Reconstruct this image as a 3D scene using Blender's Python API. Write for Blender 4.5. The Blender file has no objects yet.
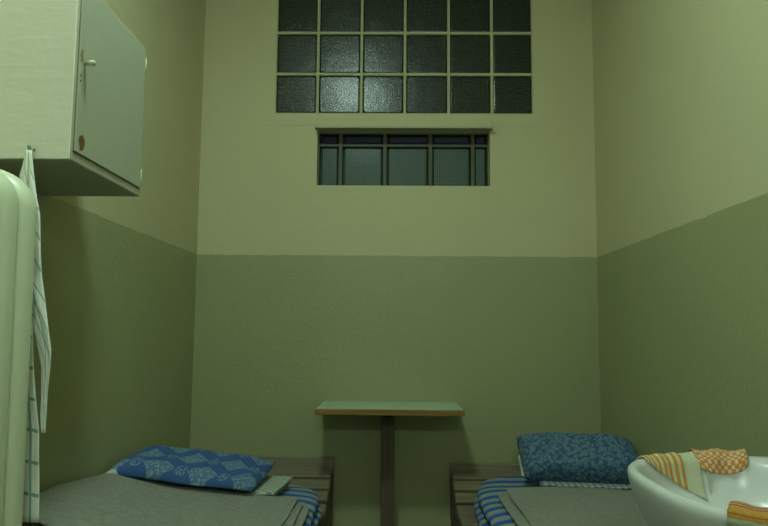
import bpy, bmesh, math, random
from mathutils import Vector, noise

random.seed(4)
scene = bpy.context.scene
col = scene.collection

# ------------------------------------------------------------------ camera, world, exposure
cam = bpy.data.cameras.new('camera')
cam.sensor_fit = 'HORIZONTAL'; cam.sensor_width = 36.0; cam.lens = 700.0 / 768.0 * 36.0
cam.clip_start = 0.02
camo = bpy.data.objects.new('camera', cam); col.objects.link(camo)
from mathutils import Matrix
_R = Matrix.Rotation(math.atan(12 / 700), 4, 'Z') @ Matrix.Rotation(math.pi / 2 + math.atan(0.1), 4, 'X') @ Matrix.Rotation(math.radians(0.5), 4, 'Z')
camo.matrix_world = Matrix.Translation((0, 0, 1.2)) @ _R
scene.camera = camo

w = bpy.data.worlds.new('night'); scene.world = w; w.use_nodes = True
w.node_tree.nodes['Background'].inputs[0].default_value = (0.25, 0.4, 0.7, 1)
w.node_tree.nodes['Background'].inputs[1].default_value = 0.012
scene.view_settings.view_transform = 'Standard'
scene.view_settings.look = 'None'
scene.view_settings.gamma = 1.0
scene.view_settings.use_curve_mapping = False
scene.view_settings.exposure = -0.14
LAMP = (-0.38, 1.58, 3.42); LAMP_R = 0.16; LAMP_STRENGTH = 138.0
FILL_LAMP = (0.15, -1.10, 2.25); FILL_STRENGTH = 92.0; FILL_COLOR = (0.78, 1.0, 0.92)
LAMP_COLOR = (0.70, 1.0, 0.84)

# ------------------------------------------------------------------ node helpers
class NT:
    def __init__(s, name, rough=0.6, spec=0.5):
        s.mat = bpy.data.materials.new(name); s.mat.use_nodes = True
        s.t = s.mat.node_tree; s.b = s.t.nodes['Principled BSDF']
        s.b.inputs['Roughness'].default_value = rough
        s.b.inputs['Specular IOR Level'].default_value = spec
        s._tc = None
    def put(s, sock, v):
        if isinstance(v, bpy.types.NodeSocket): s.t.links.new(v, sock)
        else: sock.default_value = v
    def tc(s, which):
        if not s._tc: s._tc = s.t.nodes.new('ShaderNodeTexCoord')
        return s._tc.outputs[which]
    def pos(s):
        return s.t.nodes.new('ShaderNodeNewGeometry').outputs['Position']
    def m(s, op, a, b=0.0, c=0.0):
        n = s.t.nodes.new('ShaderNodeMath'); n.operation = op
        s.put(n.inputs[0], a); s.put(n.inputs[1], b); s.put(n.inputs[2], c)
        return n.outputs[0]
    def xyz(s, v):
        n = s.t.nodes.new('ShaderNodeSeparateXYZ'); s.put(n.inputs[0], v); return n.outputs
    def comb(s, x, y, z):
        n = s.t.nodes.new('ShaderNodeCombineXYZ')
        for i, q in enumerate((x, y, z)): s.put(n.inputs[i], q)
        return n.outputs[0]
    def noise(s, vec, scale, detail=3.0, rough=0.55):
        n = s.t.nodes.new('ShaderNodeTexNoise'); s.put(n.inputs['Vector'], vec)
        n.inputs['Scale'].default_value = scale; n.inputs['Detail'].default_value = detail
        n.inputs['Roughness'].default_value = rough
        return n.outputs[0]
    def vor(s, vec, scale):
        n = s.t.nodes.new('ShaderNodeTexVoronoi'); s.put(n.inputs['Vector'], vec)
        n.inputs['Scale'].default_value = scale; return n.outputs['Distance']
    def scalev(s, v, k):
        n = s.t.nodes.new('ShaderNodeVectorMath'); n.operation = 'MULTIPLY'
        s.put(n.inputs[0], v); n.inputs[1].default_value = k; return n.outputs[0]
    def step(s, v, a, b):
        n = s.t.nodes.new('ShaderNodeMapRange'); n.interpolation_type = 'SMOOTHSTEP'
        s.put(n.inputs[0], v); s.put(n.inputs[1], a); s.put(n.inputs[2], b)
        return n.outputs[0]
    def mix(s, f, a, b):
        n = s.t.nodes.new('ShaderNodeMix'); n.data_type = 'RGBA'
        s.put(n.inputs[0], f)
        s.put(n.inputs[6], a if isinstance(a, bpy.types.NodeSocket) else (*a, 1))
        s.put(n.inputs[7], b if isinstance(b, bpy.types.NodeSocket) else (*b, 1))
        return n.outputs[2]
    def color(s, v):
        s.put(s.b.inputs['Base Color'], v if isinstance(v, bpy.types.NodeSocket) else (*v, 1))
    def bump(s, h, strength, dist):
        n = s.t.nodes.new('ShaderNodeBump'); n.inputs['Strength'].default_value = strength
        n.inputs['Distance'].default_value = dist; s.put(n.inputs['Height'], h)
        s.t.links.new(n.outputs[0], s.b.inputs['Normal'])

def shade(c, k): return tuple(x * k for x in c)

# colours (linear)
C_UP = (0.57, 0.53, 0.325)
C_LOW = (0.350, 0.360, 0.190)
C_CREAM = (0.78, 0.745, 0.64)

def m_wall():
    n = NT('oil_painted_wall', 0.42, 0.35)
    p = n.pos(); z = n.xyz(p)[2]
    wob = n.m('MULTIPLY', n.m('SUBTRACT', n.noise(p, 9, 2), 0.5), 0.012)
    f = n.step(n.m('ADD', z, wob), 1.640, 1.644)
    big = n.noise(p, 1.7, 4)
    lo = n.mix(big, shade(C_LOW, 0.93), shade(C_LOW, 1.07))
    up = n.mix(big, shade(C_UP, 0.94), shade(C_UP, 1.06))
    fine = n.noise(p, 160, 2)
    base = n.mix(f, lo, up)
    # scuffs and drips of grey paint
    sc = n.step(n.noise(n.scalev(p, (2.2, 2.2, 9.0)), 3.0, 5, 0.7), 0.69, 0.74)
    base = n.mix(n.m('MULTIPLY', sc, 0.22), base, (0.34, 0.36, 0.24))
    n.color(base)
    h = n.m('ADD', n.m('MULTIPLY', fine, 0.25), n.m('MULTIPLY', n.noise(p, 45, 4), 0.8))
    h = n.m('ADD', h, n.m('MULTIPLY', n.noise(n.scalev(p, (1.2, 1.2, 5)), 4, 4), 0.7))
    n.bump(h, 0.5, 0.004)
    n.put(n.b.inputs['Roughness'], n.m('ADD', n.m('MULTIPLY', f, 0.22), 0.38))
    return n.mat

def m_plain(name, c, rough=0.5, spec=0.5, bump=0.0, scale=60, var=0.06, metal=0.0):
    n = NT(name, rough, spec); p = n.tc('Object')
    n.color(n.mix(n.noise(p, scale * 0.2, 4), shade(c, 1 - var), shade(c, 1 + var)))
    if bump: n.bump(n.noise(p, scale, 3), bump, 0.003)
    n.b.inputs['Metallic'].default_value = metal
    return n.mat

def m_brushed():   # thick paint brushed on in horizontal strokes
    n = NT('brushed_cream_paint', 0.45, 0.4); p = n.tc('Object')
    st = n.noise(n.scalev(p, (3.0, 3.0, 18.0)), 2.5, 3)
    n.color(n.mix(st, shade(C_CREAM, 0.97), shade(C_CREAM, 1.03)))
    n.bump(n.m('ADD', st, n.m('MULTIPLY', n.noise(p, 30, 3), 0.7)), 0.28, 0.003)
    return n.mat

def m_door():      # grey-green door with a rusty chip and dirt round the knob
    n = NT('cabinet_door_paint', 0.45, 0.4); p = n.pos(); x, y, z = n.xyz(p)
    base = n.mix(n.noise(p, 3, 4), (0.42, 0.43, 0.32), (0.45, 0.46, 0.35))
    nz = n.noise(p, 70, 3)
    def blob(cy, cz, ry, rz, th):
        a = n.m('DIVIDE', n.m('SUBTRACT', y, cy), ry); b = n.m('DIVIDE', n.m('SUBTRACT', z, cz), rz)
        d = n.m('SQRT', n.m('ADD', n.m('MULTIPLY', a, a), n.m('MULTIPLY', b, b)))
        d = n.m('ADD', d, n.m('MULTIPLY', n.m('SUBTRACT', nz, 0.5), 1.8))
        return n.m('SUBTRACT', 1.0, n.step(d, th, th + 0.2))
    base = n.mix(blob(1.805, 1.698, 0.020, 0.026, 0.75), base, (0.16, 0.085, 0.02))
    base = n.mix(n.m('MULTIPLY', blob(1.784, 1.925, 0.010, 0.018, 0.8), 0.6), base, (0.13, 0.085, 0.04))
    base = n.mix(n.m('MULTIPLY', blob(1.795, 1.87, 0.006, 0.07, 0.6), 0.3), base, (0.13, 0.10, 0.05))
    n.color(base); n.bump(n.noise(p, 45, 3), 0.35, 0.003)
    return n.mat

def m_wood(name, c, axis=0, rough=0.5):
    n = NT(name, rough, 0.4); p = n.tc('Object')
    k = [26, 26, 26]; k[axis] = 1.6
    g = n.noise(n.scalev(p, tuple(k)), 2.0, 5, 0.6)
    n.color(n.mix(n.step(g, 0.25, 0.78), shade(c, 0.76), shade(c, 1.18)))
    n.bump(g, 0.3, 0.002)
    return n.mat

def m_wool():
    n = NT('grey_wool', 0.95, 0.1); p = n.tc('Object')
    a = n.noise(p, 420, 2); b = n.noise(p, 45, 4)
    f = n.m('ADD', n.m('MULTIPLY', a, 0.7), n.m('MULTIPLY', b, 0.4))
    n.color(n.mix(n.step(f, 0.3, 0.8), (0.15, 0.155, 0.12), (0.34, 0.345, 0.285)))
    n.bump(n.m('ADD', a, b), 0.7, 0.004)
    n.b.inputs['Sheen Weight'].default_value = 0.3
    return n.mat

def m_stripes():
    n = NT('striped_ticking', 0.85, 0.2); u, v, _ = n.xyz(n.tc('UV'))
    s = n.m('FRACT', n.m('MULTIPLY', v, 1.0))
    f = n.m('MULTIPLY', n.step(s, 0.08, 0.14), n.m('SUBTRACT', 1.0, n.step(s, 0.55, 0.61)))
    f2 = n.m('MULTIPLY', n.step(s, 0.66, 0.70), n.m('SUBTRACT', 1.0, n.step(s, 0.76, 0.80)))
    c = n.mix(f, (0.27, 0.33, 0.25), (0.035, 0.095, 0.42))
    c = n.mix(n.m('MULTIPLY', f2, 0.25), c, (0.10, 0.17, 0.30))
    n.color(c); n.bump(n.noise(n.tc('Object'), 220, 2), 0.3, 0.002)
    return n.mat

def m_diamond():
    n = NT('blue_diamond_print', 0.85, 0.2); u, v, _ = n.xyz(n.tc('UV'))
    a = n.m('MULTIPLY', u, 3.3); b = n.m('ADD', n.m('MULTIPLY', v, 2.7), -0.33)
    sp = n.comb(a, b, 0.0)
    speck = n.step(n.vor(sp, 19), 0.30, 0.52)
    b2 = n.m('MULTIPLY', b, 0.5)
    def cell(du, dv):
        x = n.m('ABSOLUTE', n.m('SUBTRACT', n.m('FRACT', n.m('ADD', a, du)), 0.5))
        y = n.m('ABSOLUTE', n.m('SUBTRACT', n.m('FRACT', n.m('ADD', b2, dv)), 0.5))
        return x, y
    def dia(du, dv):
        x, y = cell(du, dv)
        return n.m('SUBTRACT', 1.0, n.step(n.m('ADD', n.m('MULTIPLY', x, 2.65), n.m('MULTIPLY', y, 3.4)), 0.92, 1.0))
    def flo(du, dv):
        x, y = cell(du, dv)
        rr = n.m('SQRT', n.m('ADD', n.m('MULTIPLY', x, x), n.m('MULTIPLY', y, y)))
        return n.m('SUBTRACT', 1.0, n.step(rr, 0.11, 0.14))
    d1 = n.m('MAXIMUM', dia(0.0, 0.0), dia(0.5, 0.5))
    pet = n.m('MAXIMUM', flo(0.5, 0.0), flo(0.0, 0.5))
    m1 = n.m('MULTIPLY', d1, n.m('SUBTRACT', 1.0, n.m('MULTIPLY', speck, 0.75)))
    m2 = n.m('MULTIPLY', pet, n.m('SUBTRACT', 1.0, speck))
    c = n.mix(n.m('MULTIPLY', n.m('MAXIMUM', m1, n.m('MULTIPLY', m2, 0.9)), 0.85), (0.045, 0.105, 0.28), (0.27, 0.38, 0.36))
    n.color(c); n.bump(n.noise(n.tc('Object'), 60, 3), 0.3, 0.003)
    return n.mat

def m_rings():
    n = NT('blue_ring_print', 0.85, 0.2); u, v, _ = n.xyz(n.tc('UV'))
    def ring(off, sc, r):
        q = n.t.nodes.new('ShaderNodeVectorMath'); q.operation = 'ADD'
        n.put(q.inputs[0], n.tc('Object')); q.inputs[1].default_value = (off, off * 1.7, off)
        d = n.vor(q.outputs[0], sc)
        return n.m('SUBTRACT', 1.0, n.step(n.m('ABSOLUTE', n.m('SUBTRACT', d, r)), 0.06, 0.12))
    f = n.m('MAXIMUM', ring(0.0, 46, 0.34), ring(3.3, 54, 0.33))
    c = n.mix(n.m('MULTIPLY', f, 0.55), (0.045, 0.098, 0.20), (0.22, 0.33, 0.32))
    n.color(c); n.bump(n.noise(n.tc('Object'), 50, 3), 0.3, 0.003)
    return n.mat

def m_towel():
    n = NT('teal_checked_towel', 0.9, 0.15); u, v, _ = n.xyz(n.tc('UV'))
    def line(c, k, wdt):
        s = n.m('FRACT', n.m('MULTIPLY', c, k))
        return n.m('SUBTRACT', 1.0, n.step(n.m('ABSOLUTE', n.m('SUBTRACT', s, 0.5)), wdt * 0.7, wdt))
    f = n.m('MAXIMUM', line(u, 5, 0.03), line(v, 13, 0.065))
    fine = n.m('MULTIPLY', n.m('MAXIMUM', line(u, 36, 0.1), line(v, 68, 0.12)), 0.04)
    c = n.mix(n.m('MAXIMUM', n.m('MULTIPLY', f, 0.8), fine), (0.86, 0.86, 0.78), (0.11, 0.30, 0.27))
    n.color(c); n.bump(n.noise(n.tc('Object'), 150, 3), 0.4, 0.002)
    return n.mat

def m_orange_stripe():
    n = NT('orange_striped_cloth', 0.9, 0.15); u, v, _ = n.xyz(n.tc('UV'))
    s = n.m('FRACT', n.m('MULTIPLY', u, 9.2))
    f = n.m('SUBTRACT', 1.0, n.step(n.m('ABSOLUTE', n.m('SUBTRACT', s, 0.4)), 0.22, 0.29))
    f = n.m('MULTIPLY', f, n.m('SUBTRACT', 1.0, n.step(u, 0.745, 0.75)))
    n.color(n.mix(f, (0.55, 0.56, 0.40), (0.62, 0.27, 0.035)))
    n.bump(n.noise(n.tc('Object'), 250, 2), 0.5, 0.002)
    return n.mat

def m_orange_check():
    n = NT('orange_checked_cloth', 0.9, 0.15); u, v, _ = n.xyz(n.tc('UV'))
    def sw(c, k): return n.m('GREATER_THAN', n.m('FRACT', n.m('MULTIPLY', c, k)), 0.5)
    pr = n.m('MULTIPLY', n.m('SINE', n.m('MULTIPLY', u, 6.2832 * 7.5)), n.m('SINE', n.m('MULTIPLY', v, 6.2832 * 8.0)))
    f = n.m('SUBTRACT', 1.0, n.step(pr, 0.02, 0.22))
    # a finer orange-white weave between the squares
    g = n.step(n.noise(n.comb(n.m('MULTIPLY', u, 40.0), n.m('MULTIPLY', v, 40.0), 0.0), 1.0, 1), 0.45, 0.6)
    f = n.m('MAXIMUM', n.m('MULTIPLY', f, 0.92), n.m('MULTIPLY', g, 0.35))
    n.color(n.mix(f, (0.60, 0.62, 0.46), (0.66, 0.20, 0.018)))
    n.bump(n.noise(n.tc('Object'), 200, 2), 0.5, 0.003)
    return n.mat

def m_ochre():
    n = NT('ochre_cloth_with_red_hem', 0.9, 0.15); u, v, _ = n.xyz(n.tc('UV'))
    def band(a, b): return n.m('MULTIPLY', n.step(v, a, a + 0.006), n.m('SUBTRACT', 1.0, n.step(v, b, b + 0.006)))
    base = (0.50, 0.26, 0.05)
    c = n.mix(n.noise(n.tc('Object'), 160, 3), (0.40, 0.19, 0.03), (0.62, 0.36, 0.08))
    c = n.mix(band(0.44, 0.52), c, (0.34, 0.085, 0.09))
    c = n.mix(band(0.465, 0.485), c, (0.52, 0.42, 0.2))
    c = n.mix(n.m('MULTIPLY', band(0.575, 0.60), 0.8), c, (0.42, 0.09, 0.03))
    c = n.mix(band(0.655, 1.1), c, (0.50, 0.54, 0.40))
    c = n.mix(band(0.80, 0.9), c, (0.50, 0.26, 0.05))
    n.color(c); n.bump(n.noise(n.tc('Object'), 200, 2), 0.6, 0.003)
    return n.mat

def m_dash():      # white cloth with small dark dashes
    n = NT('white_dashed_cloth', 0.9, 0.15); u, v, _ = n.xyz(n.tc('UV'))
    a = n.m('FRACT', n.m('MULTIPLY', u, 22.0)); b = n.m('FRACT', n.m('ADD', n.m('MULTIPLY', v, 9.0), n.m('MULTIPLY', n.m('FLOOR', n.m('MULTIPLY', u, 22.0)), 0.5)))
    f = n.m('MULTIPLY', n.m('LESS_THAN', a, 0.40), n.m('LESS_THAN', b, 0.45))
    n.color(n.mix(n.m('MULTIPLY', f, 0.85), (0.42, 0.48, 0.38), (0.05, 0.065, 0.08)))
    return n.mat

def m_gingham():
    n = NT('blue_white_check_sheet', 0.9, 0.15); x, y, z = n.xyz(n.tc('Object'))
    a = n.m('GREATER_THAN', n.m('FRACT', n.m('MULTIPLY', x, 36.0)), 0.55)
    b = n.m('GREATER_THAN', n.m('FRACT', n.m('MULTIPLY', n.m('ADD', y, z), 36.0)), 0.6)
    f = n.m('MULTIPLY', n.m('ADD', a, b), 0.42)
    n.color(n.mix(f, (0.42, 0.47, 0.42), (0.02, 0.05, 0.16)))
    return n.mat

def m_glass(name, c, lines=(62.0, 62.0), rough=0.27):
    n = NT(name, rough, 0.6); p = n.pos(); x, y, z = n.xyz(p)
    def saw(c_, k): return n.m('ABSOLUTE', n.m('SUBTRACT', n.m('FRACT', n.m('MULTIPLY', c_, k)), 0.5))
    h = n.m('ADD', saw(x, lines[0]), saw(z, lines[1]))
    hb = n.m('ADD', n.m('MULTIPLY', h, 0.018), n.noise(p, 7, 2))
    n.bump(hb, 0.30, 0.008)
    n.color(n.mix(n.step(h, 0.3, 0.8), shade(c, 0.6), shade(c, 1.4)))
    n.b.inputs['Transmission Weight'].default_value = 0.15
    n.b.inputs['IOR'].default_value = 1.45
    return n.mat

def m_emit(name, c, s):
    n = NT(name, 0.4); n.color((0.8, 0.8, 0.8))
    n.b.inputs['Emission Color'].default_value = (*c, 1); n.b.inputs['Emission Strength'].default_value = s
    return n.mat

M = dict(
    wall=m_wall(), cream=m_brushed(), door=m_door(),
    box=m_plain('cabinet_paint', (0.44, 0.43, 0.31), 0.5, 0.4, 0.3),
    radiator=m_plain('radiator_enamel', (0.66, 0.70, 0.51), 0.33, 0.5, 0.25, 25, 0.03),
    ceil=m_plain('ceiling_paint', (0.75, 0.74, 0.66), 0.8), floor=m_plain('lino_floor', (0.20, 0.20, 0.16), 0.5),
    wood=m_wood('dark_bed_wood', (0.27, 0.225, 0.155)), rail=m_wood('dark_rail_wood', (0.085, 0.068, 0.045), 1),
    slat=m_wood('slat_wood', (0.21, 0.17, 0.11)),
    post=m_wood('table_post_wood', (0.12, 0.090, 0.055), 2), trimw=m_wood('ochre_edge_wood', (0.26, 0.145, 0.035)),
    lamin=m_plain('pale_green_laminate', (0.45, 0.57, 0.44), 0.3, 0.5, 0, 40, 0.05),
    metal=m_plain('worn_steel', (0.35, 0.33, 0.25), 0.4, 0.5, 0.2, 80, 0.1, 0.7),
    brass=m_plain('cream_knob', (0.50, 0.50, 0.34), 0.35), dark=m_plain('dark_gap', (0.012, 0.012, 0.008), 0.8),
    ceramic=m_plain('white_ceramic', (0.68, 0.68, 0.68), 0.26, 0.6, 0, 5, 0.01),
    wool=m_wool(), stripe=m_stripes(), diamond=m_diamond(), rings=m_rings(), towel=m_towel(),
    ostripe=m_orange_stripe(), ocheck=m_orange_check(), ochre=m_ochre(), dash=m_dash(), gingham=m_gingham(),
    white=m_plain('white_cotton', (0.50, 0.55, 0.45), 0.9, 0.1, 0.4, 120),
    mortar=m_plain('mortar_paint', (0.46, 0.46, 0.29), 0.6, 0.3, 0.4, 60),
    glass=m_glass('glass_block', (0.021, 0.029, 0.021)), glass2=m_glass('blue_green_glass', (0.105, 0.15, 0.15), (80, 80), 0.2),
    glass3=m_glass('blue_glass', (0.02, 0.03, 0.085), (60, 60), 0.3),
    frame=m_plain('window_frame_paint', (0.085, 0.095, 0.055), 0.5, 0.4, 0.3),
    lamp=m_emit('lamp_glow', LAMP_COLOR, LAMP_STRENGTH), fill=m_emit('fill_glow', FILL_COLOR, FILL_STRENGTH),
)

# ------------------------------------------------------------------ mesh helpers
def tag(o, label=None, cat=None, group=None, kind=None):
    for k, v in (('label', label), ('category', cat), ('group', group), ('kind', kind)):
        if v: o[k] = v
    return o

def empty(name, loc, **kw):
    o = bpy.data.objects.new(name, None); col.objects.link(o)
    o.location = loc; o.empty_display_size = 0.05
    o['_loc'] = 0; del o['_loc']
    return tag(o, **kw)

def link(name, bm, mat, parent=None, smooth=False):
    me = bpy.data.meshes.new(name)
    if parent is not None: bmesh.ops.translate(bm, verts=bm.verts, vec=-ploc(parent))
    bmesh.ops.recalc_face_normals(bm, faces=bm.faces)
    bm.to_mesh(me); bm.free()
    me.materials.append(mat)
    if smooth:
        for p in me.polygons: p.use_smooth = True
    o = bpy.data.objects.new(name, me); col.objects.link(o)
    if parent is not None: o.parent = parent
    return o

def ploc(o):
    v = Vector((0, 0, 0))
    while o is not None: v += o.location; o = o.parent
    return v

def box(bm, a, b, bevel=0.0, seg=2):
    r = bmesh.ops.create_cube(bm, size=1.0)
    vs = r['verts']
    for v in vs:
        v.co = Vector([a[i] + (v.co[i] + 0.5) * (b[i] - a[i]) for i in range(3)])
    if bevel:
        es = list({e for v in vs for e in v.link_edges})
        bmesh.ops.bevel(bm, geom=es, offset=bevel, segments=seg, affect='EDGES', profile=0.5)
    return vs

def boxes(name, items, mat, parent=None, bevel=0.0):
    bm = bmesh.new()
    for a, b in items: box(bm, a, b, bevel)
    return link(name, bm, mat, parent)

def tube(bm, pts, r, seg=10):
    pts = [Vector(p) for p in pts]; rings = []
    rr = r if isinstance(r, (list, tuple)) else [r] * len(pts)
    up = Vector((0.31, 0.2, 0.93))
    for i, p in enumerate(pts):
        t = (pts[min(i + 1, len(pts) - 1)] - pts[max(i - 1, 0)]).normalized()
        a = t.cross(up)
        if a.length < 1e-3: a = t.cross(Vector((1, 0, 0)))
        a.normalize(); b = t.cross(a)
        rings.append([bm.verts.new(p + (a * math.cos(2 * math.pi * k / seg) + b * math.sin(2 * math.pi * k / seg)) * rr[i]) for k in range(seg)])
    for i in range(len(rings) - 1):
        for k in range(seg):
            bm.faces.new((rings[i][k], rings[i][(k + 1) % seg], rings[i + 1][(k + 1) % seg], rings[i + 1][k]))
    bm.faces.new(rings[0]); bm.faces.new(rings[-1][::-1])

def grid_faces(bm, g, uvs=None):
    uvl = bm.loops.layers.uv.verify()
    for i in range(len(g) - 1):
        for j in range(len(g[0]) - 1):
            q = [(i, j), (i + 1, j), (i + 1, j + 1), (i, j + 1)]
            vs = [g[a][b] for a, b in q]
            if len(set(vs)) < 3: continue
            us = []; vv = []
            for k, v in enumerate(vs):
                if v not in vv: vv.append(v); us.append(uvs[q[k][0]][q[k][1]] if uvs else (0, 0))
            try: f = bm.faces.new(vv)
            except ValueError: continue
            for l, uv in zip(f.loops, us): l[uvl].uv = uv

def puff(bm, P, h_up, h_dn, nu=40, nv=40, n=6.0, corner=0.0, nrm=None, wrinkle=0.0, wscale=6.0, uvf=None, seed=0.0):
    """Closed stuffed shape: mid surface P(u,v), swelling up by h_up and down by h_dn, rounded at the rim."""
    def cs(k, N):
        t = k / N
        return 0.5 - 0.5 * math.copysign(abs(math.cos(math.pi * t)) ** 0.8, math.cos(math.pi * t))
    top, bot, uvs = [], [], []
    for i in range(nu + 1):
        rt, rb, ru = [], [], []
        for j in range(nv + 1):
            u, v = cs(i, nu), cs(j, nv)
            a, b = 2 * u - 1, 2 * v - 1
            # round the corners in plan
            if corner:
                a2 = a * math.sqrt(1 - corner * b * b * abs(b) ** 4); b2 = b * math.sqrt(1 - corner * a * a * abs(a) ** 4)
            else: a2, b2 = a, b
            p = P((a2 + 1) / 2, (b2 + 1) / 2)
            e = 1e-3
            if nrm is None:
                U = P(min((a2 + 1) / 2 + e, 1 + e), (b2 + 1) / 2) - p; V = P((a2 + 1) / 2, (b2 + 1) / 2 + e) - p
                N = U.cross(V).normalized()
                if N.length < .5: N = Vector((0, 0, 1))
            else: N = nrm
            k = max(0.0, (1 - abs(a) ** n)) ** 0.5 * max(0.0, (1 - abs(b) ** n)) ** 0.5
            hu = h_up(u, v) if callable(h_up) else h_up
            hd = h_dn(u, v) if callable(h_dn) else h_dn
            wr = wrinkle * noise.noise(Vector((p.x * wscale + seed, p.y * wscale, p.z * wscale))) * min(1, 4 * k)
            vt = bm.verts.new(p + N * (hu * k + wr))
            edge = i in (0, nu) or j in (0, nv)
            vb = vt if edge else bm.verts.new(p - N * (hd * k) + N * wr * 0.5)
            rt.append(vt); rb.append(vb); ru.append(uvf(u, v, p) if uvf else (u, v))
        top.append(rt); bot.append(rb); uvs.append(ru)
    grid_faces(bm, top, uvs); grid_faces(bm, [r[::-1] for r in bot], [r[::-1] for r in uvs])

def bil(c00, c10, c11, c01):
    c00, c10, c11, c01 = map(Vector, (c00, c10, c11, c01))
    return lambda u, v: c00 * (1 - u) * (1 - v) + c10 * u * (1 - v) + c11 * u * v + c01 * (1 - u) * v

def interp(x, xs, ys):
    if x <= xs[0]: return ys[0]
    for i in range(len(xs) - 1):
        if x <= xs[i + 1]:
            t = (x - xs[i]) / (xs[i + 1] - xs[i]); return ys[i] + (ys[i + 1] - ys[i]) * t
    return ys[-1]

# ------------------------------------------------------------------ room shell
XL, XR, YB, YF, ZC = -1.15, 1.15, 4.0, -1.2, 3.62
W1 = (-0.72, 0.80, 2.478, 3.482)     # upper glass block opening  x0 x1 z0 z1
W2 = (-0.465, 0.543, 2.052, 2.385)   # lower recessed opening
def S(name, items, mat, **kw):
    return tag(boxes(name, items, mat, **kw), kind='structure')
S('floor', [((XL - .2, YF - .2, -.1), (XR + .2, YB + .3, 0))], M['floor'])
S('ceiling', [((XL - .2, YF - .2, ZC), (XR + .2, YB + .3, ZC + .1))], M['ceil'])
S('wall_left', [((XL - .2, YF - .2, 0), (XL, YB + .3, ZC))], M['wall'])
S('wall_right', [((XR, YF - .2, 0), (XR + .2, YB + .3, ZC))], M['wall'])
S('wall_front', [((XL, YF - .2, 0), (XR, YF, ZC))], M['wall'])
D = .3
S('wall_back', [((XL, YB, 0), (XR, YB + D, W2[2])), ((XL, YB, W2[3]), (XR, YB + D, W1[2])), ((XL, YB, W1[3]), (XR, YB + D, ZC)),
                ((XL, YB, W2[2]), (W2[0], YB + D, W2[3])), ((W2[1], YB, W2[2]), (XR, YB + D, W2[3])),
                ((XL, YB, W1[2]), (W1[0], YB + D, W1[3])), ((W1[1], YB, W1[2]), (XR, YB + D, W1[3]))], M['wall'])

# upper window: six columns of glass blocks set in painted mortar
win = tag(empty('window_1', (0.04, YB, W1[2])), kind='structure')
px = [-0.722, -0.470, -0.212, 0.045, 0.303, 0.558, 0.800]
pz = [2.478, 2.722, 2.975, 3.228, 3.482]
g = 0.0085
items = []
for x in px: items.append(((x - g, YB + .004, pz[0]), (x + g, YB + .09, pz[-1])))
for z in pz: items.append(((px[0], YB + .0035, z - g), (px[-1], YB + .0895, z + g)))
tag(boxes('mortar_grid', items, M['mortar'], win, bevel=0.002), kind='structure')
for i in range(6):
    for j in range(4):
        x0, x1, z0, z1 = px[i] + g + .001, px[i + 1] - g - .001, pz[j] + g + .001, pz[j + 1] - g - .001
        bm = bmesh.new()
        vs = box(bm, (x0, YB + .012, z0), (x1, YB + .085, z1))
        ee = [e for e in bm.edges if abs(e.verts[0].co.y - e.verts[1].co.y) > .01]
        bmesh.ops.bevel(bm, geom=ee, offset=.022, segments=4, affect='EDGES', profile=0.5)
        ee = [e for e in bm.edges if e.verts[0].co.y < YB + .02 and e.verts[1].co.y < YB + .02]
        bmesh.ops.bevel(bm, geom=ee, offset=.008, segments=3, affect='EDGES', profile=0.5)
        # a dished middle like pressed glass
        tilt = random.uniform(-.012, .012), random.uniform(-.012, .012)
        for v in bm.verts:
            if v.co.y < YB + .03:
                v.co.y += (v.co.x - (x0 + x1) / 2) * tilt[0] + (v.co.z - (z0 + z1) / 2) * tilt[1]
        o = link('glass_block', bm, M['glass'], win); tag(o, kind='structure')

# lower window, set back in its recess behind a painted frame
win = tag(empty('window_2', (0.04, YB, W2[2])), kind='structure')
YW = YB + .10
fx = [-0.470, -0.334, -0.070, 0.200, 0.452, 0.548]
fz = [2.052, 2.315, 2.39]
fr = []
for x in fx: fr.append(((x - .011, YW - .016, fz[0]), (x + .011, YW + .03, fz[-1])))
for z in (fz[0] - .004, fz[1], fz[2]): fr.append(((fx[0], YW - .012, z - .009), (fx[-1], YW + .029, z + .009)))
tag(boxes('window_frame', fr, M['frame'], win, bevel=0.002), kind='structure')
for i in range(5):
    for j in range(2):
        x0, x1 = fx[i] + .019, fx[i + 1] - .019
        z0, z1 = fz[j] + .014, fz[j + 1] - .014
        bm = bmesh.new()
        box(bm, (x0, YW, z0), (x1, YW + .05, z1), 0.009, 2)
        tag(link('glass_block', bm, M['glass2' if j == 0 else 'glass3'], win), kind='structure')
# jamb strips
S('trim_1', [((W2[0] - .012, YB - .052, 2.380), (W2[1] + .012, YB + .004, 2.392))], M['box'], bevel=.002)
S('trim_2', [((W2[0] - .005, YB - .008, 2.392), (W2[1] + .012, YB + .002, 2.448))], M['wall'], bevel=.003)
S('trim_4', [((W2[0] - .01, YW + .052, W2[2] - .01), (W2[1] + .01, YW + .06, W2[3] + .01))], M['frame'])
S('trim_3', [((-.815, YB - .0025, 2.408), (W2[0] - .006, YB + .002, 2.450)), ((W2[1] + .013, YB - .0025, 2.408), (.86, YB + .002, 2.450))], M['wall'], bevel=.001)

# ceiling lamp behind and above the camera's view: what lights the cell
lamp = tag(empty('ceiling_lamp', (LAMP[0], LAMP[1], ZC)), 'round opal ceiling lamp above the middle of the cell', 'lamp')
bm = bmesh.new(); bmesh.ops.create_uvsphere(bm, u_segments=32, v_segments=20, radius=LAMP_R)
bmesh.ops.scale(bm, verts=bm.verts, vec=(1, 1, .07))
bmesh.ops.translate(bm, verts=bm.verts, vec=LAMP)
link('globe', bm, M['lamp'], lamp, True)
bm = bmesh.new(); tube(bm, [(LAMP[0], LAMP[1], ZC), (LAMP[0], LAMP[1], ZC - .03), (LAMP[0], LAMP[1], LAMP[2] + .02)], [.07, .07, .15], 24)
link('lamp_mount', bm, M['metal'], lamp, True)

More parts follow.
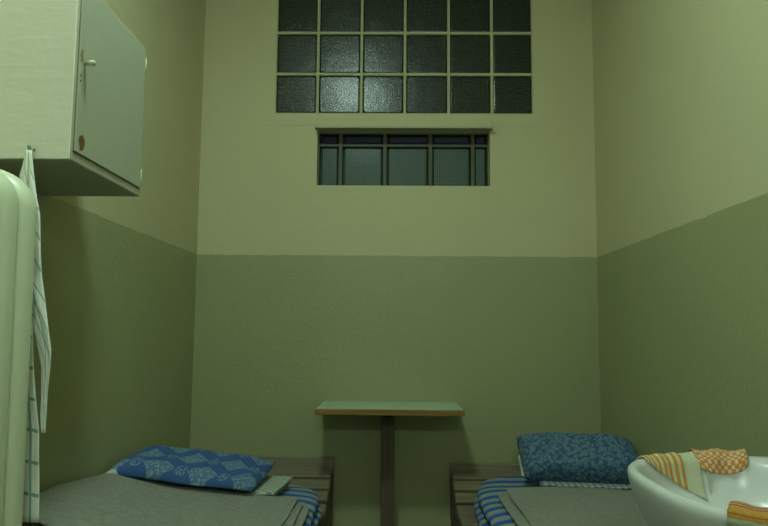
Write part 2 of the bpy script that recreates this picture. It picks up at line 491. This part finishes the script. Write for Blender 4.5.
lamp = tag(empty('added_fill_lamp', (FILL_LAMP[0], YF, FILL_LAMP[2])), 'oblong unseen fill lamp added on the wall behind the camera', 'lamp')  # fill light added out of view to brighten the cabinet front
DX, DY, DZ = FILL_LAMP
boxes('fill_base', [((DX - .20, YF, DZ - .09), (DX + .20, YF + .03, DZ + .09))], M['metal'], lamp, .01)
boxes('fill_cover', [((DX - .17, YF + .03, DZ - .065), (DX + .17, YF + .085, DZ + .065))], M['fill'], lamp, .02)

# ------------------------------------------------------------------ wall table on one post
t = tag(empty('wall_table', (-.025, 3.78, 0)), 'small wall table with pale green top and ochre wood edge on one dark post', 'table')
TX0, TX1, TY0, TY1, TZ = -.404, .352, 3.575, 3.998, .818
boxes('table_top', [((TX0 + .006, TY0 + .006, TZ - .028), (TX1 - .006, TY1, TZ))], M['lamin'], t, .0015)
boxes('edge_band', [((TX0, TY0, TZ - .031), (TX1, TY0 + .007, TZ - .0005)), ((TX0, TY0 + .007, TZ - .031), (TX0 + .007, TY1, TZ - .0005)),
                    ((TX1 - .007, TY0 + .007, TZ - .031), (TX1, TY1, TZ - .0005))], M['trimw'], t, .003)
boxes('post', [((-.072, 3.86, 0), (.000, 3.90, TZ - .03))], M['post'], t, .003)
boxes('bracket', [((-.060, 3.66, TZ - .048), (-.012, 3.995, TZ - .030)), ((-.05, 3.90, TZ - .12), (-.022, 3.995, TZ - .048))], M['dark'], t, .002)

# ------------------------------------------------------------------ beds
def slat_z(y): return .33 + .115 * max(0, (y - 3.55)) / .30
def bed(name, x0, x1, aisle, top, label):
    e = tag(empty(name, ((x0 + x1) / 2, 3.0, 0)), label, 'bed', 'slatted wooden beds along the side walls')
    hb = boxes('headboard', [((x0, 3.955, top - .088), (x1, 3.985, top))], M['wood'], e, .003)
    boxes('backing_rail', [((x0 + .02, 3.968, .30), (x1 - .02, 3.990, top - .095))], M['rail'], e, .002)
    y = 3.86; k = 0
    while y > 2.0:
        wd = .084
        bm = bmesh.new()
        vs = box(bm, (x0 + .004, -wd / 2, -.020), (x1 - .004, wd / 2, 0), .003)
        slope = math.atan2(slat_z(y + .04) - slat_z(y - .04), .08)
        bmesh.ops.rotate(bm, verts=bm.verts, cent=(0, 0, 0), matrix=Matrix.Rotation(slope, 3, 'X'))
        bmesh.ops.translate(bm, verts=bm.verts, vec=(0, y, slat_z(y)))
        link('slat', bm, M['slat'], e)
        y -= .105 * math.cos(slope); k += 1
    for xx in (x0, x1 - .035):
        bm = bmesh.new()
        prof = [(1.95, .20), (3.96, .20), (3.96, .42), (3.86, slat_z(3.86) - .024), (3.55, .305), (1.95, .305)]
        a = [bm.verts.new((xx, p, q)) for p, q in prof]; b = [bm.verts.new((xx + .035, p, q)) for p, q in prof]
        bm.faces.new(a[::-1]); bm.faces.new(b)
        for i in range(6): bm.faces.new((a[i], a[(i + 1) % 6], b[(i + 1) % 6], b[i]))
        link('side_rail', bm, M['rail'], e)
    for xx in (x0 + .002, x1 - .052):
        for yy in (2.0, 3.90):
            boxes('leg', [((xx, yy, 0), (xx + .05, yy + .05, .22))], M['rail'], e, .003)
    return e
bed('slatted_bed', -1.140, -.336, 1, .512, 'dark wooden slatted bed along the left wall')
bed('slatted_bed', .307, 1.140, 0, .485, 'dark wooden slatted bed along the right wall behind the sink')

def rise(x, y):   # the left bed's bedding is pushed up against the wall
    q = max(0.0, (-.45 - x) / .69)
    return q * q * (.135 + .055 * min(1, max(0, (2.95 - y) / .55)))

def mattress(x0, x1, y0, y1, zt, lift, label):
    bm = bmesh.new()
    zm = .338 + (zt - .338) * .5
    h = (zt - .338) / 4
    for zc, dx, ht in ((.338 + (zt - .338) * .25, .016, .31), (.338 + (zt - .338) * .72, .001, .30)):
        hh = (zt - .338) * ht
        def P(u, v):
            x = x0 - dx + (x1 - x0 + 2 * dx) * u; y = y0 + (y1 - y0) * v
            x += .012 * noise.noise(Vector((y * 4, zc * 9, 3)))
            return Vector((x, y, zc + (lift(x, y) * (1.0 if dx < .01 else .5) if lift else 0) + (slat_z(y) - .33) * (.25 if dx < .01 else .9)))
        puff(bm, P, lambda u, v: hh, lambda u, v: hh, 44, 80, 5.5, corner=.25, nrm=Vector((0, 0, 1)), wrinkle=.006,
             uvf=lambda u, v, p: (u, p.y * 9.5))
    e = link('mattress', bm, M['stripe'], None, True)
    return tag(e, label, 'mattress', 'striped mattresses on the beds')
mattress(-1.10, -.342, 2.0, 3.62, .455, rise, 'blue and grey striped mattress on the left bed, under a grey blanket')
mattress(.392, 1.125, 2.0, 3.77, .465, None, 'blue and grey striped mattress on the right bed, under a grey blanket')

# folded grey blankets: layers of one folded blanket in one mesh
def slab(bm, x0f, x1, y0, y1, z0, z1, lift=None, seed=0., n=9, y1f=None):
    def P(u, v):
        yb = y1f(u) if y1f else y1
        y = y0 + (yb - y0) * v; x = x0f(y) + (x1 - x0f(y)) * u
        return Vector((x, y, (z0 + z1) / 2 + (lift(x, y) if lift else 0)))
    h = (z1 - z0) / 2
    puff(bm, P, h, h, 50, 60, n, corner=.05, nrm=Vector((0, 0, 1)), wrinkle=.007, wscale=5, seed=seed)
bm = bmesh.new()
slab(bm, lambda y: .458 + .02 * (3.25 - y), 1.13, 2.15, 3.27, .466, .494, seed=1)
slab(bm, lambda y: .500 + .006 * (3.25 - y) + .02 * noise.noise(Vector((y * 3, 0, 0))), 1.13, 2.2, 3.31, .486, .513, seed=2)
tag(link('blanket', bm, M['wool'], None, True), 'folded grey wool blanket on the right bed, nearest the sink', 'blanket', 'grey wool blankets on the beds')
bm = bmesh.new()
L = rise
slab(bm, lambda y: -.352 + .012 * noise.noise(Vector((y * 4, 1, 0))), -1.10, 2.1, 3.06, .457, .474, L, 3)
slab(bm, lambda y: -.378 + .012 * noise.noise(Vector((y * 4, 2, 0))), -1.11, 2.1, 3.07, .472, .490, L, 4)
slab(bm, lambda y: -.405 + .012 * noise.noise(Vector((y * 4, 3, 0))), -1.13, 2.1, 3.08, .488, .508, L, 5)
tag(link('blanket', bm, M['wool'], None, True), 'folded grey wool blanket on the left bed, below the diamond pillow', 'blanket', 'grey wool blankets on the beds')

# pillows
def pillow(name, P, hu, hd, mat, label, ins, uv=None):
    e = tag(empty(name, P(.5, .5) - Vector((0, 0, .06))), label, 'pillow')
    bm = bmesh.new()
    puff(bm, P, hu, hd, 56, 44, 5.5, corner=.02, wrinkle=.014, wscale=7, uvf=uv)
    link('pillowcase', bm, mat, e, True)
    bm = bmesh.new()
    puff(bm, ins, .015, .012, 16, 16, 3)
    link('pillow_filling', bm, M['white'], e, True)
    return e
P1 = bil((-1.135, 2.79, .640), (-.600, 3.03, .528), (-.575, 3.47, .572), (-1.125, 3.17, .660))
pillow('pillow', P1, lambda u, v: .036 + .026 * (1 - u) ** 1.5, lambda u, v: .008 + .05 * v, M['diamond'], 'flat blue pillow with pale diamond ornaments on the left bed',
       bil((-1.137, 2.775, .638), (-1.09, 2.81, .637), (-1.08, 2.86, .645), (-1.12, 2.83, .648)))
P2 = bil((.614, 3.40, .525), (1.14, 3.25, .552), (1.145, 3.46, .680), (.608, 3.60, .685))
pillow('pillow', P2, .085, .085, M['rings'], 'thick blue pillow with small pale rings, propped up on the right bed',
       bil((.605, 3.42, .53), (.70, 3.42, .53), (.70, 3.60, .62), (.612, 3.56, .60)))

# folded linen tucked under the pillows
bm = bmesh.new()
for k in range(3):
    z = .458 + .016 * k
    def P(u, v, z=z, k=k):
        a = bil((-.98, 3.06, z), (-.545 + .012 * k, 3.10, z), (-.505 + .008 * k, 3.46, z), (-.98, 3.46, z))(u, v)
        return a + Vector((0, 0, .012 + .3 * rise(a.x, a.y)))
    puff(bm, P, .010, .010, 24, 24, 14, wrinkle=.003, seed=k, nrm=Vector((0, 0, 1)), uvf=lambda u, v, p: (p.y * 2.2, p.x * 2.2))
tag(link('folded_sheet', bm, M['dash'], None, True), 'folded white cloth with dark dashes under the diamond pillow', 'bed linen')
bm = bmesh.new()
for k in range(2):
    P = bil((.68, 3.33, .517 + .012 * k - .022), (1.12, 3.20, .531 + .012 * k - .022), (1.12, 3.60, .49 + .012 * k), (.69, 3.60, .49 + .012 * k))
    puff(bm, P, .008, .008, 30, 14, 14, nrm=Vector((0, 0, 1)), wrinkle=.003, seed=k)
tag(link('folded_sheet', bm, M['gingham'], None, True), 'blue and white checked sheet folded under the ring patterned pillow', 'bed linen')

# ------------------------------------------------------------------ wall cabinet
c = tag(empty('wall_cabinet', (-1.0, 1.99, 1.638)), 'cream painted wall cabinet with grey green side door high on left wall', 'cabinet')
CX, CY0, CY1, CZ0, CZ1 = -.842, 1.752, 2.250, 1.638, 2.140
boxes('body', [((XL + .001, CY0 + .006, CZ0), (CX, CY1, CZ1))], M['box'], c, .003)
boxes('front_panel', [((XL + .001, CY0, CZ0 + .001), (CX - .001, CY0 + .0065, CZ1))], M['cream'], c, .002)
boxes('seam', [((CX - .002, CY0 + .016, CZ0 + .0235), (CX + .0006, CY1 - .006, CZ1 - .006))], M['frame'], c)
d = boxes('door', [((CX - .001, CY0 + .019, CZ0 + .027), (CX + .004, CY1 - .009, CZ1 - .009))], M['door'], c, .0015)
bm = bmesh.new()
tube(bm, [(CX + .003, 1.800, 1.913), (CX + .012, 1.800, 1.913), (CX + .013, 1.800, 1.913), (CX + .031, 1.800, 1.912)], [.005, .005, .007, .0075], 14)
tag(link('knob', bm, M['brass'], d, True), 'small pale cylindrical knob')
for z in (1.70, 2.075):
    bm = bmesh.new(); tube(bm, [(CX + .004, CY1 - .008, z - .028), (CX + .004, CY1 - .008, z + .028)], .003, 8)
    link('hinge', bm, M['box'], d, True)
for z in (1.872, 1.857):
    bm = bmesh.new(); tube(bm, [(CX + .0035, 1.782, z), (CX + .0045, 1.782, z)], .0032, 8)
    link('screw_hole', bm, M['dark'], d)
bm = bmesh.new()
tube(bm, [(-.936, CY0 + .002, 1.662), (-.936, CY0 - .018, 1.660), (-.936, CY0 - .024, 1.668)], [.005, .004, .005], 10)
link('hook', bm, M['metal'], c, True)

# ------------------------------------------------------------------ towel on the cabinet hook
tw = tag(empty('hand_towel', (-.936, 1.735, 1.655)), 'white towel with teal check lines hanging from cabinet hook beside radiator', 'towel')
def sheet(bm, rows, fold, yb, nu=18, uo=0.0, t=.0022, skew=.30):
    """rows: z, x_left, x_right; a hanging cloth with soft vertical folds, given a thickness."""
    zs = [r[0] for r in rows][::-1]; xl = [r[1] for r in rows][::-1]; xr = [r[2] for r in rows][::-1]
    nz = 60; F, B, U = [], [], []
    for i in range(nz + 1):
        z = zs[0] + (zs[-1] - zs[0]) * i / nz
        a, b = interp(z, zs, xl), interp(z, zs, xr)
        f, k, uu = [], [], []
        for j in range(nu + 1):
            s = j / nu; wd = b - a
            y = yb + fold * math.sin(s * 4.0 + z * 2) * min(1, wd / .06) + .004 * noise.noise(Vector((s * 3, z * 9, uo)))
            x = a + wd * s
            f.append(bm.verts.new((x, y - t, z))); k.append(bm.verts.new((x, y + t, z)))
            uu.append((s * .17 + uo, z + skew * (s - .5) * .17 * 3))
        F.append(f); B.append(k); U.append(uu)
    grid_faces(bm, F, U); grid_faces(bm, B, U)
    n = len(F) - 1
    def strip(p, q):
        for i in range(len(p) - 1):
            bm.faces.new((p[i], p[i + 1], q[i + 1], q[i]))
    strip(F[0], B[0]); strip(F[n], B[n]); strip([r[0] for r in F], [r[0] for r in B]); strip([r[-1] for r in F], [r[-1] for r in B])
bm = bmesh.new()
sheet(bm, [(1.655, -.942, -.930), (1.60, -.950, -.922), (1.53, -.958, -.908), (1.49, -.965, -.899), (1.33, -.955, -.884), (1.225, -.902, -.864),
           (1.15, -.882, -.849), (1.11, -.872, -.850), (1.06, -.869, -.853), (1.0, -.868, -.853), (.95, -.862, -.854)], .0025, 1.728, uo=.0)
link('front_flap', bm, M['towel'], tw, True)
bm = bmesh.new()
sheet(bm, [(1.62, -.955, -.948), (1.50, -.985, -.935), (1.30, -.98, -.914), (1.1, -.975, -.898), (.95, -.97, -.876), (.736, -.965, -.862)], .003, 1.742, uo=-.036, skew=.04)
link('back_flap', bm, M['towel'], tw, True)
bm = bmesh.new()
loop = [(-.936 + .006 * math.sin(a), 1.736 - .004 * math.cos(a), 1.648 + .020 * math.cos(a)) for a in [k * math.pi / 8 for k in range(17)]]
tube(bm, loop, .0028, 8)
link('hanging_loop', bm, M['white'], tw, True)

# ------------------------------------------------------------------ radiator on the left wall
r = tag(empty('radiator', (-1.0, 1.4, .15)), 'tall cream column radiator with rounded shoulders on the left wall', 'radiator')
def section(y1):
    bm = bmesh.new()
    # outline in the x-z plane, one smooth rounded shoulder towards the room
    out = []
    for z in [.15 + 1.34 * i / 24 for i in range(25)]: out.append((-.856 - .010 * (z - .7) / .8 - .005 if z > .2 else -.861 - .03 * (1 - (z - .15) / .05) ** 2, z))
    for k in range(1, 15):
        a = k / 14 * math.pi / 2
        out.append((-.871 - .124 * (1 - math.cos(a)) ** .95, 1.485 + .105 * math.sin(a) ** .9))
    right = out
    left = [(-1.990 - x, z) for x, z in right][::-1]
    loop = right + left[1:]
    T = .082
    prof = [(0.026, 0), (0.012, .006), (0.004, .016), (0, .030), (0, T - .030), (0.004, T - .016), (0.012, T - .006), (0.026, T)]
    cx = -1.003; rings = []
    N = len(loop)
    for ins, dy in prof:
        ring = []
        for i, (x, z) in enumerate(loop):
            a = Vector(loop[(i - 1) % N]); b = Vector(loop[(i + 1) % N])
            tdir = (b - a).normalized(); nrm = Vector((-tdir.y, tdir.x))
            ring.append(bm.verts.new((x + nrm.x * ins, y1 - T + dy, z + nrm.y * ins)))
        rings.append(ring)
    for q in range(len(rings) - 1):
        for i in range(N):
            bm.faces.new((rings[q][i], rings[q][(i + 1) % N], rings[q + 1][(i + 1) % N], rings[q + 1][i]))
    bm.faces.new(rings[0][::-1]); bm.faces.new(rings[-1])
    return link('section', bm, M['radiator'], r, True)
for k in range(7): section(1.684 - .084 * k)
for z in (.35, 1.35):
    bm = bmesh.new(); tube(bm, [(XL + .001, 1.4, z), (-1.12, 1.4, z)], .02, 12); link('wall_bracket', bm, M['radiator'], r, True)

# ------------------------------------------------------------------ sink and cloths
SC = Vector((.85, 1.605))
def sup(th, a, b, n):
    c_, s_ = abs(math.cos(th)), abs(math.sin(th))
    return ((c_ / a) ** n + (s_ / b) ** n) ** (-1 / n)
def r_out(th): return sup(th, .293, .367, 2.6) if math.cos(th) < 0 else sup(th, .294, .367, 2.6 + 9 * min(1, math.cos(th) * 4))
def r_in(th): return sup(th, .262, .334, 2.6) if math.cos(th) < 0 else sup(th, .200, .334, 2.6)
PROF = [(0, .30, .64), (0, .50, .655), (0, .70, .69), (0, .84, .735), (0, .925, .785), (0, .972, .825), (0, .994, .852), (0, 1, .866), (.15, 1, .875),
        (.45, 1, .879), (.75, 1, .875), (1, .995, .862), (1, .975, .83), (1, .94, .79), (1, .86, .752), (1, .7, .730), (1, .4, .720), (1, .05, .716)]
def sink_pt(th, t, off=0.0):
    i = min(int(t), len(PROF) - 2); f = t - i
    def q(k):
        w_, s_, z_ = PROF[max(0, min(k, len(PROF) - 1))]
        rr = ((1 - w_) * r_out(th) + w_ * r_in(th)) * s_
        return Vector((SC.x + rr * math.cos(th), SC.y + rr * math.sin(th), z_))
    p = q(i).lerp(q(i + 1), f)
    if off:
        d = (q(i + 1) - q(i)).normalized(); rad = Vector((math.cos(th), math.sin(th), 0))
        tan = Vector((-rad.y, rad.x, 0)); nn = tan.cross(d)
        if t > 7 and t < 11 and nn.z < 0 or (t <= 7 and nn.dot(rad) < 0) or (t >= 11 and nn.dot(rad) > 0): nn = -nn
        p = p + nn.normalized() * off
    return p
sk = tag(empty('sink', (.9, 1.605, .64)), 'white ceramic sink with bowed front on the right wall', 'sink')
bm = bmesh.new(); NT_ = 120
rings = [[bm.verts.new(sink_pt(2 * math.pi * k / NT_, t)) for k in range(NT_)] for t in range(len(PROF))]
for a in range(len(rings) - 1):
    for k in range(NT_):
        bm.faces.new((rings[a][k], rings[a][(k + 1) % NT_], rings[a + 1][(k + 1) % NT_], rings[a + 1][k]))
bm.faces.new(rings[0]); bm.faces.new(rings[-1])
b_ = link('basin', bm, M['ceramic'], sk, True)
sm = b_.modifiers.new('smooth', 'SUBSURF'); sm.levels = 1; sm.render_levels = 1
bm = bmesh.new(); tube(bm, [(.88, 1.605, .725), (.88, 1.605, .718)], .022, 20); link('drain', bm, M['metal'], b_, True)
bm = bmesh.new(); tube(bm, [(.90, 1.605, .66), (.90, 1.605, .45), (1.0, 1.605, .42), (XR - .001, 1.605, .44)], .02, 12); link('waste_pipe', bm, M['metal'], sk, True)

def th_at(x, y): return math.atan2(y - SC.y, x - SC.x)
def drape(name, mat, th0, th1, t0f, t1f, offf, label, nu=36, nt=40, thick=.0025, thf=None):
    bm = bmesh.new(); A, B, U = [], [], []
    for i in range(nu + 1):
        u = i / nu; a, b, uu = [], [], []
        for j in range(nt + 1):
            v = j / nt
            t = t0f(u) + (t1f(u) - t0f(u)) * v
            th = th0 + (th1 - th0) * u + (thf(u, v) if thf else 0)
            o = offf(u, v)
            a.append(bm.verts.new(sink_pt(th, t, o + thick))); b.append(bm.verts.new(sink_pt(th, t, o)))
            uu.append((u, v))
        A.append(a); B.append(b); U.append(uu)
    grid_faces(bm, A, U); grid_faces(bm, B, U)
    def strip(p, q):
        for i in range(len(p) - 1): bm.faces.new((p[i], p[i + 1], q[i + 1], q[i]))
    strip(A[0], B[0]); strip(A[-1], B[-1]); strip([x[0] for x in A], [x[0] for x in B]); strip([x[-1] for x in A], [x[-1] for x in B])
    return tag(link(name, bm, mat, None, True), label, 'cloth')
ta, tb = th_at(.635, 1.91), th_at(.815, 1.97)
drape('washcloth', M['ostripe'], ta, tb, lambda u: 6.4, lambda u: 10.6 + 3.0 * u ** .75, lambda u, v: .003 + .0015 * math.sin(u * 22),
      'orange striped washcloth with white border at the sink far left corner')
drape('washcloth', M['white'], th_at(.80, 1.97), th_at(.845, 1.97), lambda u: 7.0, lambda u: 13.2 - 1.6 * abs(u - .7), lambda u, v: .004 + .003 * math.sin(u * 9),
      'plain white cloth hanging in a point under the orange checked cloth', thf=lambda u, v: (.7 - u) * -.22 * max(0, v - .35))
drape('washcloth', M['ocheck'], th_at(.805, 1.97), th_at(.955, 1.97), lambda u: 6.6, lambda u: 10.9 + 1.0 * (1 - abs(2 * u - 1) ** 2.4) ** .5,
      lambda u, v: .005 + .007 * math.sin(math.pi * v) + .003 * math.sin(u * 12 + v * 5), 'orange and white checked cloth over the far rim of the sink')
drape('washcloth', M['ochre'], th_at(.604, 1.325), th_at(.90, 1.24), lambda u: 12.6, lambda u: 4.2, lambda u, v: .004 + .010 * math.sin(math.pi * min(1, v * 1.25)) + .002 * math.sin(u * 30),
      'ochre cloth with red hem stripes over the near rim of the sink')
